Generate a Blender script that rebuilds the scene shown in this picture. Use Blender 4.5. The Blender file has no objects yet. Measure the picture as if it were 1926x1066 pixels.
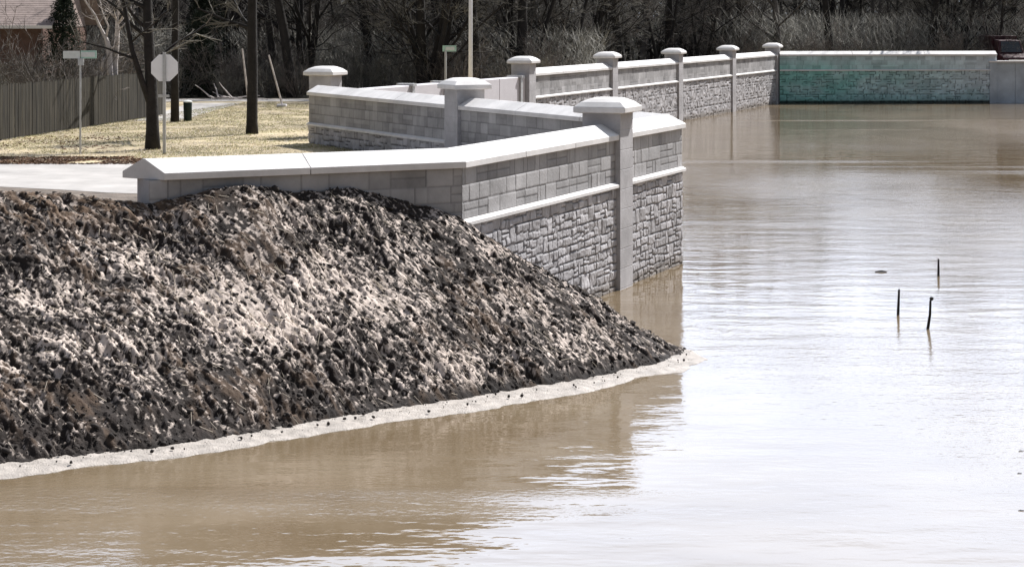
import bpy, math, random
import numpy as np
from math import radians as R
from mathutils import Vector
random.seed(7); rng = np.random.default_rng(11)
S = bpy.context.scene
COL = S.collection

# ------------------------------------------------------------------ camera, sky, sun, exposure
HC, F, HY = 5.5, 3700.0, 33.0          # eye height, focal length in photo pixels, horizon row
cd = bpy.data.cameras.new('camera'); cam = bpy.data.objects.new('camera', cd); COL.objects.link(cam)
cam.location = (0, 0, HC); cam.rotation_euler = (R(90), 0, 0)
cd.sensor_width = 36; cd.lens = F / 1926 * 36; cd.shift_y = -(533 - HY) / 1926
cd.clip_start = 0.5; cd.clip_end = 6000
S.camera = cam
SUN_AZ, SUN_EL = 50.0, 47.0            # azimuth measured from +X towards +Y
w = bpy.data.worlds.new('World'); S.world = w; w.use_nodes = True
nt = w.node_tree; bg = nt.nodes['Background']
sky = nt.nodes.new('ShaderNodeTexSky'); sky.sky_type = 'NISHITA'; sky.sun_disc = False
sky.sun_elevation = R(SUN_EL); sky.sun_rotation = R(90 - SUN_AZ)
sky.air_density = 1.0; sky.dust_density = 2.5; sky.ozone_density = 0.6
# thin high cloud veil: noise on the sky direction whitens the blue
tc = nt.nodes.new('ShaderNodeTexCoord'); mp = nt.nodes.new('ShaderNodeMapping'); mp.inputs['Scale'].default_value = (1, 1, 3)
ns = nt.nodes.new('ShaderNodeTexNoise'); ns.inputs['Scale'].default_value = 2.2; ns.inputs['Detail'].default_value = 6
rp = nt.nodes.new('ShaderNodeValToRGB'); rp.color_ramp.elements[0].position = .32; rp.color_ramp.elements[1].position = .62
rp.color_ramp.elements[0].color = (.55, .55, .55, 1); rp.color_ramp.elements[1].color = (1, 1, 1, 1)
mx = nt.nodes.new('ShaderNodeMixRGB'); mx.inputs['Color2'].default_value = (12.5, 12.6, 13.2, 1)
nt.links.new(tc.outputs['Generated'], mp.inputs[0]); nt.links.new(mp.outputs[0], ns.inputs['Vector'])
nt.links.new(ns.outputs[0], rp.inputs[0]); nt.links.new(rp.outputs[0], mx.inputs['Fac'])
dt = nt.nodes.new('ShaderNodeVectorMath'); dt.operation = 'DOT_PRODUCT'; dt.inputs[1].default_value = (.26, .95, .17)
nt.links.new(tc.outputs['Generated'], dt.inputs[0])
gl = nt.nodes.new('ShaderNodeMapRange'); gl.interpolation_type = 'SMOOTHSTEP'; gl.inputs['From Min'].default_value = .45; gl.inputs['From Max'].default_value = .99
gl.inputs['To Min'].default_value = .42; gl.inputs['To Max'].default_value = 3.7
nt.links.new(dt.outputs['Value'], gl.inputs[0])
# the bright veil lies round the sun's side of the sky, the rest stays thin and blue
vm = nt.nodes.new('ShaderNodeVectorMath'); vm.operation = 'SCALE'; vm.inputs[0].default_value = (8.6, 9.6, 11.6)
nt.links.new(gl.outputs[0], vm.inputs['Scale']); nt.links.new(vm.outputs[0], mx.inputs['Color2'])
nt.links.new(sky.outputs[0], mx.inputs['Color1']); nt.links.new(mx.outputs[0], bg.inputs['Color'])
bg.inputs['Strength'].default_value = 0.05
sl = bpy.data.lights.new('sun', 'SUN'); sl.energy = 5.0; sl.angle = R(0.53); sl.color = (1, .965, .93)
so = bpy.data.objects.new('sun', sl); COL.objects.link(so); so.location = (30, 60, 60)
sv = Vector((math.cos(R(SUN_EL)) * math.cos(R(SUN_AZ)), math.cos(R(SUN_EL)) * math.sin(R(SUN_AZ)), math.sin(R(SUN_EL))))
so.rotation_euler = sv.to_track_quat('Z', 'Y').to_euler()
S.view_settings.view_transform = 'Standard'; S.view_settings.look = 'None'
S.view_settings.exposure = 0.5; S.view_settings.gamma = 1
S.render.engine = 'CYCLES'; S.cycles.max_bounces = 5; S.cycles.diffuse_bounces = 2; S.cycles.glossy_bounces = 3
S.cycles.use_denoising = True; S.cycles.caustics_reflective = False

# ------------------------------------------------------------------ helpers
def at(px, py, z):                      # photo pixel at a known height -> plan point
    d = (HC - z) * F / (py - HY); return ((px - 963) * d / F, d)
def atd(px, d): return ((px - 963) * d / F, d)

def props(o, label=None, cat=None, group=None, kind=None):
    for k, v in (('label', label), ('category', cat), ('group', group), ('kind', kind)):
        if v: o[k] = v
    return o
def empty(name, loc, label, cat, group=None, rz=0):
    o = bpy.data.objects.new(name, None); COL.objects.link(o); o.location = loc; o.rotation_euler[2] = rz
    return props(o, label, cat, group)
class MB:
    def __init__(s): s.v = []; s.f = []; s.c = None
    def add(s, vs, fs):
        n = len(s.v); s.v += [tuple(p) for p in vs]; s.f += [tuple(i + n for i in f) for f in fs]
    def box(s, a, b):
        (x0, y0, z0), (x1, y1, z1) = a, b
        s.add([(x0,y0,z0),(x1,y0,z0),(x1,y1,z0),(x0,y1,z0),(x0,y0,z1),(x1,y0,z1),(x1,y1,z1),(x0,y1,z1)],
              [(0,3,2,1),(4,5,6,7),(0,1,5,4),(1,2,6,5),(2,3,7,6),(3,0,4,7)])
    def tube(s, pts, rad, n=6, cap=True):
        pts = [Vector(p) for p in pts]; rings = []; base = len(s.v)
        for i, p in enumerate(pts):
            d = (pts[min(i+1, len(pts)-1)] - pts[max(i-1, 0)]).normalized()
            a = d.cross(Vector((0, 0, 1)) if abs(d.z) < .9 else Vector((1, 0, 0))).normalized(); b = d.cross(a)
            r = rad[i] if isinstance(rad, (list, tuple)) else rad
            for k in range(n):
                t = 2 * math.pi * k / n; s.v.append(tuple(p + a * (r * math.cos(t)) + b * (r * math.sin(t))))
        for i in range(len(pts) - 1):
            for k in range(n):
                k2 = (k + 1) % n; s.f.append((base+i*n+k, base+i*n+k2, base+(i+1)*n+k2, base+(i+1)*n+k))
        if cap:
            s.f.append(tuple(base + k for k in range(n))[::-1]); s.f.append(tuple(base + (len(pts)-1)*n + k for k in range(n)))
    def lathe(s, prof, n=16, at=(0, 0, 0)):
        base = len(s.v)
        for r, z in prof:
            for k in range(n):
                t = 2 * math.pi * k / n; s.v.append((at[0] + r * math.cos(t), at[1] + r * math.sin(t), at[2] + z))
        for i in range(len(prof) - 1):
            for k in range(n):
                k2 = (k + 1) % n; s.f.append((base+i*n+k, base+i*n+k2, base+(i+1)*n+k2, base+(i+1)*n+k))
        s.f.append(tuple(base + k for k in range(n))[::-1]); s.f.append(tuple(base + (len(prof)-1)*n + k for k in range(n)))
    def build(s, name, m, parent=None, smooth=False, bevel=0):
        me = bpy.data.meshes.new(name); me.from_pydata(s.v, [], s.f); me.update()
        return finish(me, name, m, parent, smooth, bevel)
def finish(me, name, m, parent=None, smooth=False, bevel=0):
    o = bpy.data.objects.new(name, me); COL.objects.link(o)
    if m: me.materials.append(m)
    if smooth: me.polygons.foreach_set('use_smooth', [True] * len(me.polygons))
    if bevel:
        b = o.modifiers.new('bevel', 'BEVEL'); b.width = bevel; b.segments = 2; b.limit_method = 'ANGLE'
    if parent:
        o.parent = parent
    return o
def npmesh(name, V, Q, m, parent=None, smooth=False, color=None):
    me = bpy.data.meshes.new(name); nv, nf, k = len(V), len(Q), Q.shape[1]
    me.vertices.add(nv); me.vertices.foreach_set('co', np.ascontiguousarray(V, dtype=np.float32).ravel())
    me.loops.add(nf * k); me.loops.foreach_set('vertex_index', np.ascontiguousarray(Q, dtype=np.int32).ravel())
    me.polygons.add(nf); me.polygons.foreach_set('loop_start', np.arange(0, nf * k, k, dtype=np.int32))
    me.update(calc_edges=True); me.validate()
    if color is not None:
        at_ = me.color_attributes.new('tint', 'FLOAT_COLOR', 'POINT')
        c4 = np.ones((nv, 4), dtype=np.float32); c4[:, :3] = color; at_.data.foreach_set('color', c4.ravel())
    return finish(me, name, m, parent, smooth)
def gridfaces(nu, nv):
    i, j = np.meshgrid(np.arange(nu - 1), np.arange(nv - 1), indexing='ij'); a = (i * nv + j).ravel()
    return np.stack([a, a + nv, a + nv + 1, a + 1], 1)
def hash2(ix, iy, seed=0):
    h = (ix.astype(np.int64) * 374761393 + iy.astype(np.int64) * 668265263 + seed * 1442695041) & 0xffffffff
    h = ((h ^ (h >> 13)) * 1274126177) & 0xffffffff; h = (h ^ (h >> 16)) & 0xffffffff
    return h / 4294967295.0
def vnoise(x, y, seed=0):
    ix, iy = np.floor(x), np.floor(y); fx, fy = x - ix, y - iy
    fx = fx*fx*(3-2*fx); fy = fy*fy*(3-2*fy)
    a, b = hash2(ix, iy, seed), hash2(ix+1, iy, seed); c, d = hash2(ix, iy+1, seed), hash2(ix+1, iy+1, seed)
    return (a*(1-fx)+b*fx)*(1-fy) + (c*(1-fx)+d*fx)*fy
def fbm(x, y, seed=0, oct=4):
    s = 0; a = .5; t = 0
    for o in range(oct): s = s + a * vnoise(x*2**o + 17.3*o, y*2**o - 9.1*o, seed + o); t += a; a *= .5
    return s / t
def sstep(a, b, x): t = np.clip((x - a) / (b - a), 0, 1); return t*t*(3-2*t)

# ------------------------------------------------------------------ materials
def mat(name, col, rough=.8, noise=0, scale=5, bump=0, bscale=30, tint=False, metal=0, spec=.3, coord='Object', vec=None):
    m = bpy.data.materials.new(name); m.use_nodes = True; t = m.node_tree; b = t.nodes['Principled BSDF']; L = t.links.new
    b.inputs['Roughness'].default_value = rough; b.inputs['Metallic'].default_value = metal
    b.inputs['Specular IOR Level'].default_value = spec
    c = t.nodes.new('ShaderNodeTexCoord'); out = None
    rgb = t.nodes.new('ShaderNodeRGB'); rgb.outputs[0].default_value = (*col, 1); out = rgb.outputs[0]
    if noise:
        n = t.nodes.new('ShaderNodeTexNoise'); n.inputs['Scale'].default_value = scale; n.inputs['Detail'].default_value = 8
        n.inputs['Roughness'].default_value = .65
        if vec:
            mp_ = t.nodes.new('ShaderNodeMapping'); mp_.inputs['Scale'].default_value = vec; L(c.outputs[coord], mp_.inputs[0]); L(mp_.outputs[0], n.inputs['Vector'])
        else: L(c.outputs[coord], n.inputs['Vector'])
        r = t.nodes.new('ShaderNodeMapRange'); r.inputs['From Min'].default_value = .3; r.inputs['From Max'].default_value = .7
        r.inputs['To Min'].default_value = 1 - noise; r.inputs['To Max'].default_value = 1 + noise * .6
        L(n.outputs[0], r.inputs[0]); x = t.nodes.new('ShaderNodeMixRGB'); x.blend_type = 'MULTIPLY'; x.inputs[0].default_value = 1
        L(out, x.inputs[1]); L(r.outputs[0], x.inputs[2]); out = x.outputs[0]
    if tint:
        a = t.nodes.new('ShaderNodeVertexColor'); a.layer_name = 'tint'
        x = t.nodes.new('ShaderNodeMixRGB'); x.blend_type = 'MULTIPLY'; x.inputs[0].default_value = 1
        L(out, x.inputs[1]); L(a.outputs[0], x.inputs[2]); out = x.outputs[0]
    L(out, b.inputs['Base Color'])
    if bump:
        n = t.nodes.new('ShaderNodeTexNoise'); n.inputs['Scale'].default_value = bscale; n.inputs['Detail'].default_value = 6
        L(c.outputs[coord], n.inputs['Vector']); u = t.nodes.new('ShaderNodeBump'); u.inputs['Distance'].default_value = bump
        L(n.outputs[0], u.inputs['Height']); L(u.outputs[0], b.inputs['Normal'])
    return m
M = {}
M['coping'] = mat('cast_coping', (.80, .785, .775), .75, .20, 1.1, .004, 40)
M['block'] = mat('ashlar_concrete', (.41, .405, .41), .85, .36, .8, .006, 25, tint=True)
M['rubble'] = mat('rubble_concrete', (.50, .49, .505), .85, .3, 1.6, .01, 18, tint=True)
M['pier'] = mat('pier_concrete', (.49, .482, .495), .85, .3, 1.2, .006, 25)
M['green'] = mat('stained_concrete', (.62, .70, .76), .85, .25, 1.0, .006, 18, tint=True)
M['pale'] = mat('pale_concrete', (.66, .64, .67), .8, .08, 2, .003, 30)
M['soil'] = mat('wet_soil', (1, 1, 1), .85, .25, 9, .012, 45, tint=True, spec=.25)
M['clod'] = mat('soil_clod', (.05, .042, .038), .9, .7, 1.7)
M['straw'] = mat('dry_straw', (.58, .51, .42), .8, .5, 1.3)
M['foam'] = mat('shore_foam', (.43, .39, .35), .6, .35, 4, .02, 40)
M['grass'] = mat('dormant_grass', (.46, .385, .25), .95, .6, .40, .02, 12)
M['blade'] = mat('grass_blade', (.36, .345, .16), .8, .5, .4)
M['road'] = mat('concrete_road', (.43, .41, .39), .9, .28, .7, .003, 20)
M['dirt'] = mat('trampled_dirt', (.17, .14, .115), .95, .6, 1.3, .03, 10)
M['leaf'] = mat('leaf_litter', (.15, .085, .05), .9, .6, 1.5)
M['fence'] = mat('weathered_boards', (.042, .037, .027), .9, .95, 5.5, .004, 20, vec=(1, 1, .08))
M['bark'] = mat('dark_bark', (.030, .027, .025), .95, .4, 3, .02, 14)
M['twig'] = mat('grey_twigs', (.20, .19, .165), .95, .7, .8)
M['twigb'] = mat('brown_twigs', (.17, .15, .135), .95, .7, .8)
M['evergreen'] = mat('evergreen_needles', (.025, .035, .022), .9, .5, .6)
M['pale_bark'] = mat('pale_bark', (.58, .53, .50), .85, .35, 4, .01, 20)
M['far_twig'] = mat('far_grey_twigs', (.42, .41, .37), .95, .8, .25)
M['blue'] = mat('bluish_concrete', (.50, .56, .62), .85, .25, .8, .006, 20)
M['grey_bark'] = mat('grey_bark', (.12, .11, .10), .95, .5, 2, .02, 14)
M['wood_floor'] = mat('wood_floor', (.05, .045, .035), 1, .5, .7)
M['roof'] = mat('roof_shingles', (.34, .275, .25), .9, .3, 3, .01, 30)
M['gutter'] = mat('white_gutter', (.75, .73, .70), .6)
M['brick'] = mat('house_brick', (.16, .10, .08), .9, .3, 5)
M['glass'] = mat('dark_glass', (.03, .035, .04), .12, spec=.6)
M['steel'] = mat('galvanised_steel', (.50, .50, .49), .5, .15, 6, metal=.35)
M['signback'] = mat('aluminium_sign_back', (.88, .87, .88), .5, .05, 5)
M['red'] = mat('red_sign_face', (.45, .02, .02), .4)
M['signgreen'] = mat('pale_green_blade', (.42, .62, .52), .5, .1, 8)
M['signpale'] = mat('faded_blade', (.66, .68, .65), .5, .1, 8)
M['maroon'] = mat('maroon_paint', (.05, .014, .018), .5, .3, 3, spec=.3)
M['black'] = mat('black_rubber', (.015, .015, .016), .7)
M['teal'] = mat('dark_teal_paint', (.008, .020, .018), .5, .2, 3)
M['darkpost'] = mat('dark_wood_stake', (.02, .018, .017), .8, .3, 8)
M['lampglass'] = mat('lamp_lens', (.6, .6, .58), .2)

def water_mat():
    m = bpy.data.materials.new('muddy_water'); m.use_nodes = True; t = m.node_tree; b = t.nodes['Principled BSDF']; L = t.links.new
    b.inputs['IOR'].default_value = 1.58; b.inputs['Specular IOR Level'].default_value = .5
    c = t.nodes.new('ShaderNodeTexCoord')
    def noise(scale, vec=(1, 1, 1), det=3, rot=0):
        mp = t.nodes.new('ShaderNodeMapping'); mp.inputs['Scale'].default_value = vec; mp.inputs['Rotation'].default_value[2] = rot
        n = t.nodes.new('ShaderNodeTexNoise'); n.inputs['Scale'].default_value = scale; n.inputs['Detail'].default_value = det
        L(c.outputs['Object'], mp.inputs[0]); L(mp.outputs[0], n.inputs['Vector']); return n.outputs[0]
    def math_(op, a, b_, clamp=False):
        n = t.nodes.new('ShaderNodeMath'); n.operation = op; n.use_clamp = clamp
        for i, q in enumerate((a, b_)):
            if isinstance(q, (int, float)): n.inputs[i].default_value = q
            else: L(q, n.inputs[i])
        return n.outputs[0]
    # silt swirls in the body colour
    r = t.nodes.new('ShaderNodeValToRGB'); r.color_ramp.elements[0].color = (.165, .120, .070, 1); r.color_ramp.elements[1].color = (.222, .172, .112, 1)
    r.color_ramp.elements[0].position = .35; r.color_ramp.elements[1].position = .65
    L(noise(.35, (1, 1.6, 1), 4), r.inputs[0]); L(r.outputs[0], b.inputs['Base Color'])
    # wind-ruffled patches
    patch = t.nodes.new('ShaderNodeMapRange'); patch.inputs['From Min'].default_value = .42; patch.inputs['From Max'].default_value = .58
    L(noise(.045, (1, .6, 1), 3, .3), patch.inputs[0])
    streak = t.nodes.new('ShaderNodeMapRange'); streak.inputs['From Min'].default_value = .56; streak.inputs['From Max'].default_value = .66
    L(noise(.30, (.07, 1, 1), 3, .04), streak.inputs[0])
    ruf = math_('MAXIMUM', patch.outputs[0], streak.outputs[0])
    fine = noise(3.2, (1, 1.5, 1), 3); mid = noise(.9, (.7, 1.7, 1), 3, .12); cap = noise(9, (1, 1.3, 1), 2)
    h = math_('ADD', math_('MULTIPLY', mid, .0155), math_('MULTIPLY', fine, .0022))
    h = math_('ADD', h, math_('MULTIPLY', math_('MULTIPLY', cap, ruf), .007))
    u = t.nodes.new('ShaderNodeBump'); u.inputs['Distance'].default_value = 1.0; u.inputs['Strength'].default_value = 1
    L(h, u.inputs['Height']); L(u.outputs[0], b.inputs['Normal'])
    rr = math_('ADD', math_('MULTIPLY', ruf, .13), .03); L(rr, b.inputs['Roughness'])
    return m
M['water'] = water_mat()

# ------------------------------------------------------------------ plan of the flood wall
def unit(a, b): v = np.array(b, float) - np.array(a, float); return v / np.hypot(*v)
A0 = np.array((-5.65, 30.14)); A1 = np.array((-1.06, 32.60)); APX = np.array((3.47, 44.0)); D0 = np.array((-6.2, 62.8))
uA, uB, uD = unit(A0, A1), unit(A1, APX), unit(APX, D0)
nA, nB = np.array((uA[1], -uA[0])), np.array((uB[1], -uB[0]))      # towards the viewer / the water
nD = np.array((-uD[1], uD[0]))                                       # towards the viewer (dry side)
E = [np.array((.49 + 4.05 * k, 82.8 + 10.8 * k)) for k in range(5)]
P_near = A1 + uB * np.dot(np.array((1.94, 40.2)) - A1, uB)
P_mid = APX + uD * np.dot(np.array((-1.1, 53.35)) - APX, uD)
P_back = np.array((-6.25, 65.9)); G1 = np.array((31.2, 127.0))
H0 = E[4]

# ------------------------------------------------------------------ ground, road, water
def sheet(name, poly, z, m, sub=0, kind='structure'):
    mb = MB(); mb.add([(x, y, z) for x, y in poly], [tuple(range(len(poly)))]); o = mb.build(name, m); props(o, kind=kind); return o
o = sheet('water', [(-400, -60), (400, -60), (400, 400), (-400, 400)], 0, M['water'])
land = [(-500, 34), (-5.75, 34), tuple(A0), tuple(A1), tuple(APX), tuple(D0), tuple(P_back), tuple(E[0]), tuple(E[4]), tuple(G1), (90, 129), (300, 100), (3500, 100), (3500, 5000), (-3500, 5000), (-3500, 34)]
land = [p for p in land if p != (-500, 34)]
sheet('ground', land, 1.5, M['grass'])
# bare dirt between the bank and the road, and dirt verge
sheet('dirt_ground', [(-60, 34.5), (-7, 34.5), (-4.9, 31.5), (-1.5, 33.5), (2.5, 43.2), (1.5, 47.0), (-60, 47.2)], 1.506, M['dirt'])
sheet('road', [(-60, 47.2), (-20, 47.0), (-12.5, 46.6), (-10.5, 45.6), (-9.2, 44.8), (-6, 43.8), (-3, 43), (1.4, 46.6), (-3.4, 56.4), (-8, 54.0), (-60, 53.2)], 1.512, M['road'])
# pale driveway and far lane across the lawn
sheet('driveway', [(-14.6, 76), (-12.9, 76), (-12.6, 92), (-15, 92)], 1.508, M['road'])
sheet('far_lane', [(-45, 93.4), (-8, 93.4), (-8, 96.5), (-45, 96.5)], 1.510, M['road'])
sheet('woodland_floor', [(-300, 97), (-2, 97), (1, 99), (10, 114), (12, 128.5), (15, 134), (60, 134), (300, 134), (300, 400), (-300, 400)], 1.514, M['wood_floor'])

# ------------------------------------------------------------------ the muddy bank
shore = np.array([(-60, 2), (-25, 13.8), (-14, 19.6), (-9, 22.4), (-6.25, 24.05), (-4.6, 25.0), (-3.38, 25.9), (-2.0, 27.2), (-.48, 28.45), (1.2, 29.9), (2.3, 31.1), (2.98, 32.35), (2.62, 33.4), (2.2, 35.2), (1.9, 37.2), (1.72, 38.9)])
crest = np.array([(-60, 20, 2.5), (-25, 26, 2.5), (-12, 28.6, 2.92), (-9.0, 29.3, 2.92), (-6.9, 29.6, 2.86), (-6.0, 29.7, 2.74), (-5.5, 29.85, 2.68), (-4.6, 30.2, 2.86), (-4.0, 30.5, 2.90), (-3.4, 30.9, 2.74), (-2.55, 31.4, 2.78), (-1.7, 31.9, 2.5), (-1.2, 32.1, 2.38), (-.70, 32.4, 2.12), (.35, 35.1, 1.0), (1.15, 37.5, .22), (1.70, 38.9, 0)])
def dist_poly(X, Y, P):
    best = np.full(X.shape, 1e9); zz = np.zeros(X.shape); sg = np.zeros(X.shape)
    for i in range(len(P) - 1):
        a, b = P[i], P[i+1]; dx, dy = b[0]-a[0], b[1]-a[1]; t = np.clip(((X-a[0])*dx+(Y-a[1])*dy)/(dx*dx+dy*dy), 0, 1)
        d = np.hypot(X-a[0]-t*dx, Y-a[1]-t*dy); k = d < best; best = np.where(k, d, best)
        if P.shape[1] > 2: zz = np.where(k, a[2]+t*(b[2]-a[2]), zz)
        sg = np.where(k, np.sign(dx*(Y-a[1])-dy*(X-a[0])), sg)
    return best, zz, sg
SD = np.array((.80, -.60)); SP = np.array((.60, .80))          # direction the rain ran down the bank
def bank(X, Y, detail=True):
    ds, _, ss = dist_poly(X, Y, shore); dc, zc, sc = dist_poly(X, Y, crest)
    t = ds / (ds + dc + 1e-6); z = zc * (t ** .93)
    z = np.where(ss < 0, -.06 - .5 * ds, z)
    back = 1.42 + (zc - 1.42) * np.clip(1 - dc / 9, 0, 1) ** 1.3
    back = np.where(zc < 1.42, 1.3, back)
    z = np.where(sc > 0, back, z)
    col = None
    if detail:
        u = X * SD[0] + Y * SD[1]; v = X * SP[0] + Y * SP[1]
        an = fbm(X * .7, Y * .7, 92, 2) - .5; wv = v + .55 * an + .10 * (fbm(X * 3, Y * 3, 93, 2) - .5)
        st = fbm(u * 3.6, wv * 11, 3, 4); st2 = fbm(u * 12, wv * 32, 5, 3)
        rills = 1 - np.abs(2 * fbm(u * .35, wv * 1.3, 8, 3) - 1)
        cl = fbm(X * 6, Y * 6, 21, 4); cl2 = fbm(X * 25, Y * 25, 31, 3); cl3 = np.abs(2 * fbm(X * 11, Y * 11, 33, 3) - 1); big = fbm(X * .9, Y * .9, 41, 3)
        front = (sc <= 0) & (ss >= 0)
        edge = sstep(0, .25, ds) * .55 + .45; cre = .55 + .45 * sstep(0, .6, dc)
        h = (st - .5) * .15 + (st2 - .5) * .075 - (rills - .5) * .10 + (cl - .5) * .10 + (cl2 - .5) * .055 - (cl3 - .2) * .04 + (big - .5) * .26
        h = h * (.35 + .60 * sstep(.36, .60, fbm(X * 1.3, Y * 1.3, 101, 3))) + .16 * (sstep(.46, .56, fbm(X * 2.6 + 5, Y * 2.6, 103, 3)) - .5) * .30
        z = z + np.where(front, h * edge * cre, np.where(sc > 0, (cl - .5) * .10 + (cl2 - .5) * .04, 0))
        # pale straw / dried silt patches (surface colour)
        px = 963 + X / Y * F; py = HY + (HC - z) * F / Y
        patch = np.zeros(X.shape)
        for (cx, cy, rx, ry, a) in PATCH: patch = np.maximum(patch, a * np.exp(-(((px-cx)/rx)**2 + ((py-cy)/ry)**2)))
        pn = fbm(u * .5, wv * 1.3, 55, 3)
        fine = .55 * st2 + .45 * cl2; mid_ = fbm(u * 1.5, wv * 6.0, 57, 3)
        low = .020 + .060 * sstep(650, 780, py) + .05 * (fbm(X * .55 + 3, Y * .55, 88, 2) - .42) + .03 * np.exp(-(((px-430)/90)**2 + ((py-690)/50)**2)) - .02
        lm = sstep(.50, .57, fine - low + .34 * (patch - .48) + .40 * (mid_ - .5) + .20 * (pn - .5))
        lm2 = sstep(.56, .62, -low + fbm(u * 13, wv * 30, 66, 3) + .16 * (patch - .3) + .30 * (fbm(X * 2.4, Y * 2.4, 58, 3) - .5))
        lm = np.maximum(lm, lm2 * .8)
        dark = np.stack([.012 + .034 * cl, .009 + .026 * cl, .008 + .022 * cl], -1)
        tanx = sstep(0, 1, np.clip(1.3 - np.abs(px - 160) / 260, 0, 1)) * sstep(470, 380, py)
        light = np.stack([.66 + 0 * X, .565 + 0 * X, .50 + 0 * X], -1) * (.6 + .7 * cl2[..., None])
        lm = np.where(front, lm * sstep(.05, .25, ds), 0)
        col = dark * (1 - lm[..., None]) + light * lm[..., None]
        brown = np.stack([.10 + .1 * cl2, .066 + .066 * cl2, .042 + .045 * cl2], -1)
        bt = np.clip(tanx * .8 * sstep(.4, .6, st) + .55 * sstep(.54, .68, .5 * fbm(X * 1.1, Y * 1.1, 77, 3) + .5 * st) * (1 - .6 * lm), 0, 1)[..., None]
        col = col * (1 - bt) + brown * bt
        wet = np.clip(1 - ds / .2, 0, 1)[..., None] * .6
        col = col * (1 - wet)
        col = np.where((sc > 0)[..., None], np.stack([.07 + .24 * cl2, .055 + .19 * cl2, .045 + .155 * cl2], -1) * np.where(cl3 < .12, .35, 1.)[..., None], col)
    return z, col, ds, dc, ss, sc
PATCH = [(400, 560, 110, 45, 1.0), (500, 610, 110, 50, 1.1), (600, 520, 70, 50, .75), (250, 490, 90, 35, .7), (100, 560, 100, 40, .5), (870, 690, 70, 35, .7),
         (720, 560, 90, 60, .6), (190, 640, 120, 40, .45), (270, 720, 50, 40, .4), (600, 430, 160, 25, .3), (930, 560, 70, 40, .3), (1080, 650, 80, 30, .5), (330, 540, 90, 40, .6), (650, 430, 120, 40, .35)]
xs = np.concatenate([np.linspace(-60, -8.2, 60)[:-1], np.arange(-8.2, 3.3, .018), np.linspace(3.35, 4.2, 8)])
ys = np.concatenate([np.linspace(2, 23.2, 24)[:-1], np.arange(23.2, 33, .019), np.arange(33, 39.2, .06), np.linspace(39.4, 47.3, 50)])
XX, YY = np.meshgrid(xs, ys, indexing='ij')
ZZ, CC, ds_, dc_, ss_, sc_ = bank(XX, YY)
ok = ~((YY > 47.1))
V = np.stack([XX, YY, ZZ], -1).reshape(-1, 3); Q = gridfaces(len(xs), len(ys))
# behind wall B the bank stops (the dry ground sheet takes over); in open water nothing is needed
keep = ((ss_ >= 0) | (ds_ < .5))
inwedge = (sc_ > 0) & (XX > -1.2)
keep &= ~inwedge
kf = keep.ravel()[Q].all(1); Q = Q[kf]
used = np.unique(Q); rm = -np.ones(len(V), dtype=np.int64); rm[used] = np.arange(len(used))
o = npmesh('dirt_bank', V[used], rm[Q], M['soil'], color=CC.reshape(-1, 3)[used]); props(o, kind='structure')

# loose clods on the bank
def scatter_pts(n, x0=-8.4, x1=3.0, y0=23.2, y1=39):
    X = rng.uniform(x0, x1, n); Y = rng.uniform(y0, y1, n); z, _, ds, dc, ss, sc = bank(X, Y)
    k = (ss >= 0) & (ds > .02) & ((sc <= 0) | (X < -6.0)) & (Y < 46) & ~((sc > 0) & (X > -6)); return X[k], Y[k], z[k], ds[k]
ico = np.array([(0,0,1),(.89,0,.45),(.28,.85,.45),(-.72,.53,.45),(-.72,-.53,.45),(.28,-.85,.45),(.72,.53,-.45),(-.28,.85,-.45),(-.89,0,-.45),(-.28,-.85,-.45),(.72,-.53,-.45),(0,0,-1)])
icof = np.array([(0,1,2),(0,2,3),(0,3,4),(0,4,5),(0,5,1),(1,6,2),(2,7,3),(3,8,4),(4,9,5),(5,10,1),(6,7,2),(7,8,3),(8,9,4),(9,10,5),(10,6,1),(11,7,6),(11,8,7),(11,9,8),(11,10,9),(11,6,10)])
X, Y, Z, dsp = scatter_pts(26000)
n = len(X); rad = .006 + .036 * rng.random(n) ** 9 + .008 * rng.random(n)
vv = ico[None] * rad[:, None, None] * rng.uniform(.6, 1.35, (n, 12, 1)) * rng.uniform(.7, 1.3, (n, 1, 3))
st_ = (vv @ np.array((SD[0], SD[1], -.35))) * rng.uniform(0, .8, n)[:, None]; vv = vv + st_[..., None] * np.array((SD[0], SD[1], -.35))
vv += np.stack([X, Y, Z + rad * .1], -1)[:, None, :]
cl_ = icof[None] + (np.arange(n) * 12)[:, None, None]
o = npmesh('dirt_clods', vv.reshape(-1, 3), cl_.reshape(-1, 3), M['clod']); props(o, 'loose dark soil clods scattered over the muddy bank', 'soil', kind='stuff')
# matted straw lying down the slope
X, Y, Z, dsp = scatter_pts(30000)
px = 963 + X / Y * F; py = HY + (HC - Z) * F / Y; pw = np.zeros(len(X))
for (cx, cy, rx, ry, a) in PATCH: pw = np.maximum(pw, a * np.exp(-(((px-cx)/rx)**2 + ((py-cy)/ry)**2)))
k = rng.random(len(X)) < .05 + pw * .5; X, Y, Z = X[k], Y[k], Z[k]; n = len(X)
ang = math.atan2(SD[1], SD[0]) + rng.normal(0, .45, n); ln = rng.uniform(.03, .11, n); wd = rng.uniform(.002, .005, n)
a = np.stack([np.cos(ang), np.sin(ang)], -1); b = np.stack([-a[:, 1], a[:, 0]], -1)
z2, *_ = bank(X + a[:, 0] * ln, Y + a[:, 1] * ln); z1, *_ = bank(X - a[:, 0] * ln, Y - a[:, 1] * ln)
def straw(px_, py_, zz): return np.stack([px_, py_, zz], -1)
p = [straw(X - a[:,0]*ln + s * b[:,0]*wd, Y - a[:,1]*ln + s * b[:,1]*wd, z1 + .012 + (.008 if q else 0)) for s, q in ((-1, 0), (1, 0), (0, 1))]
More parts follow.
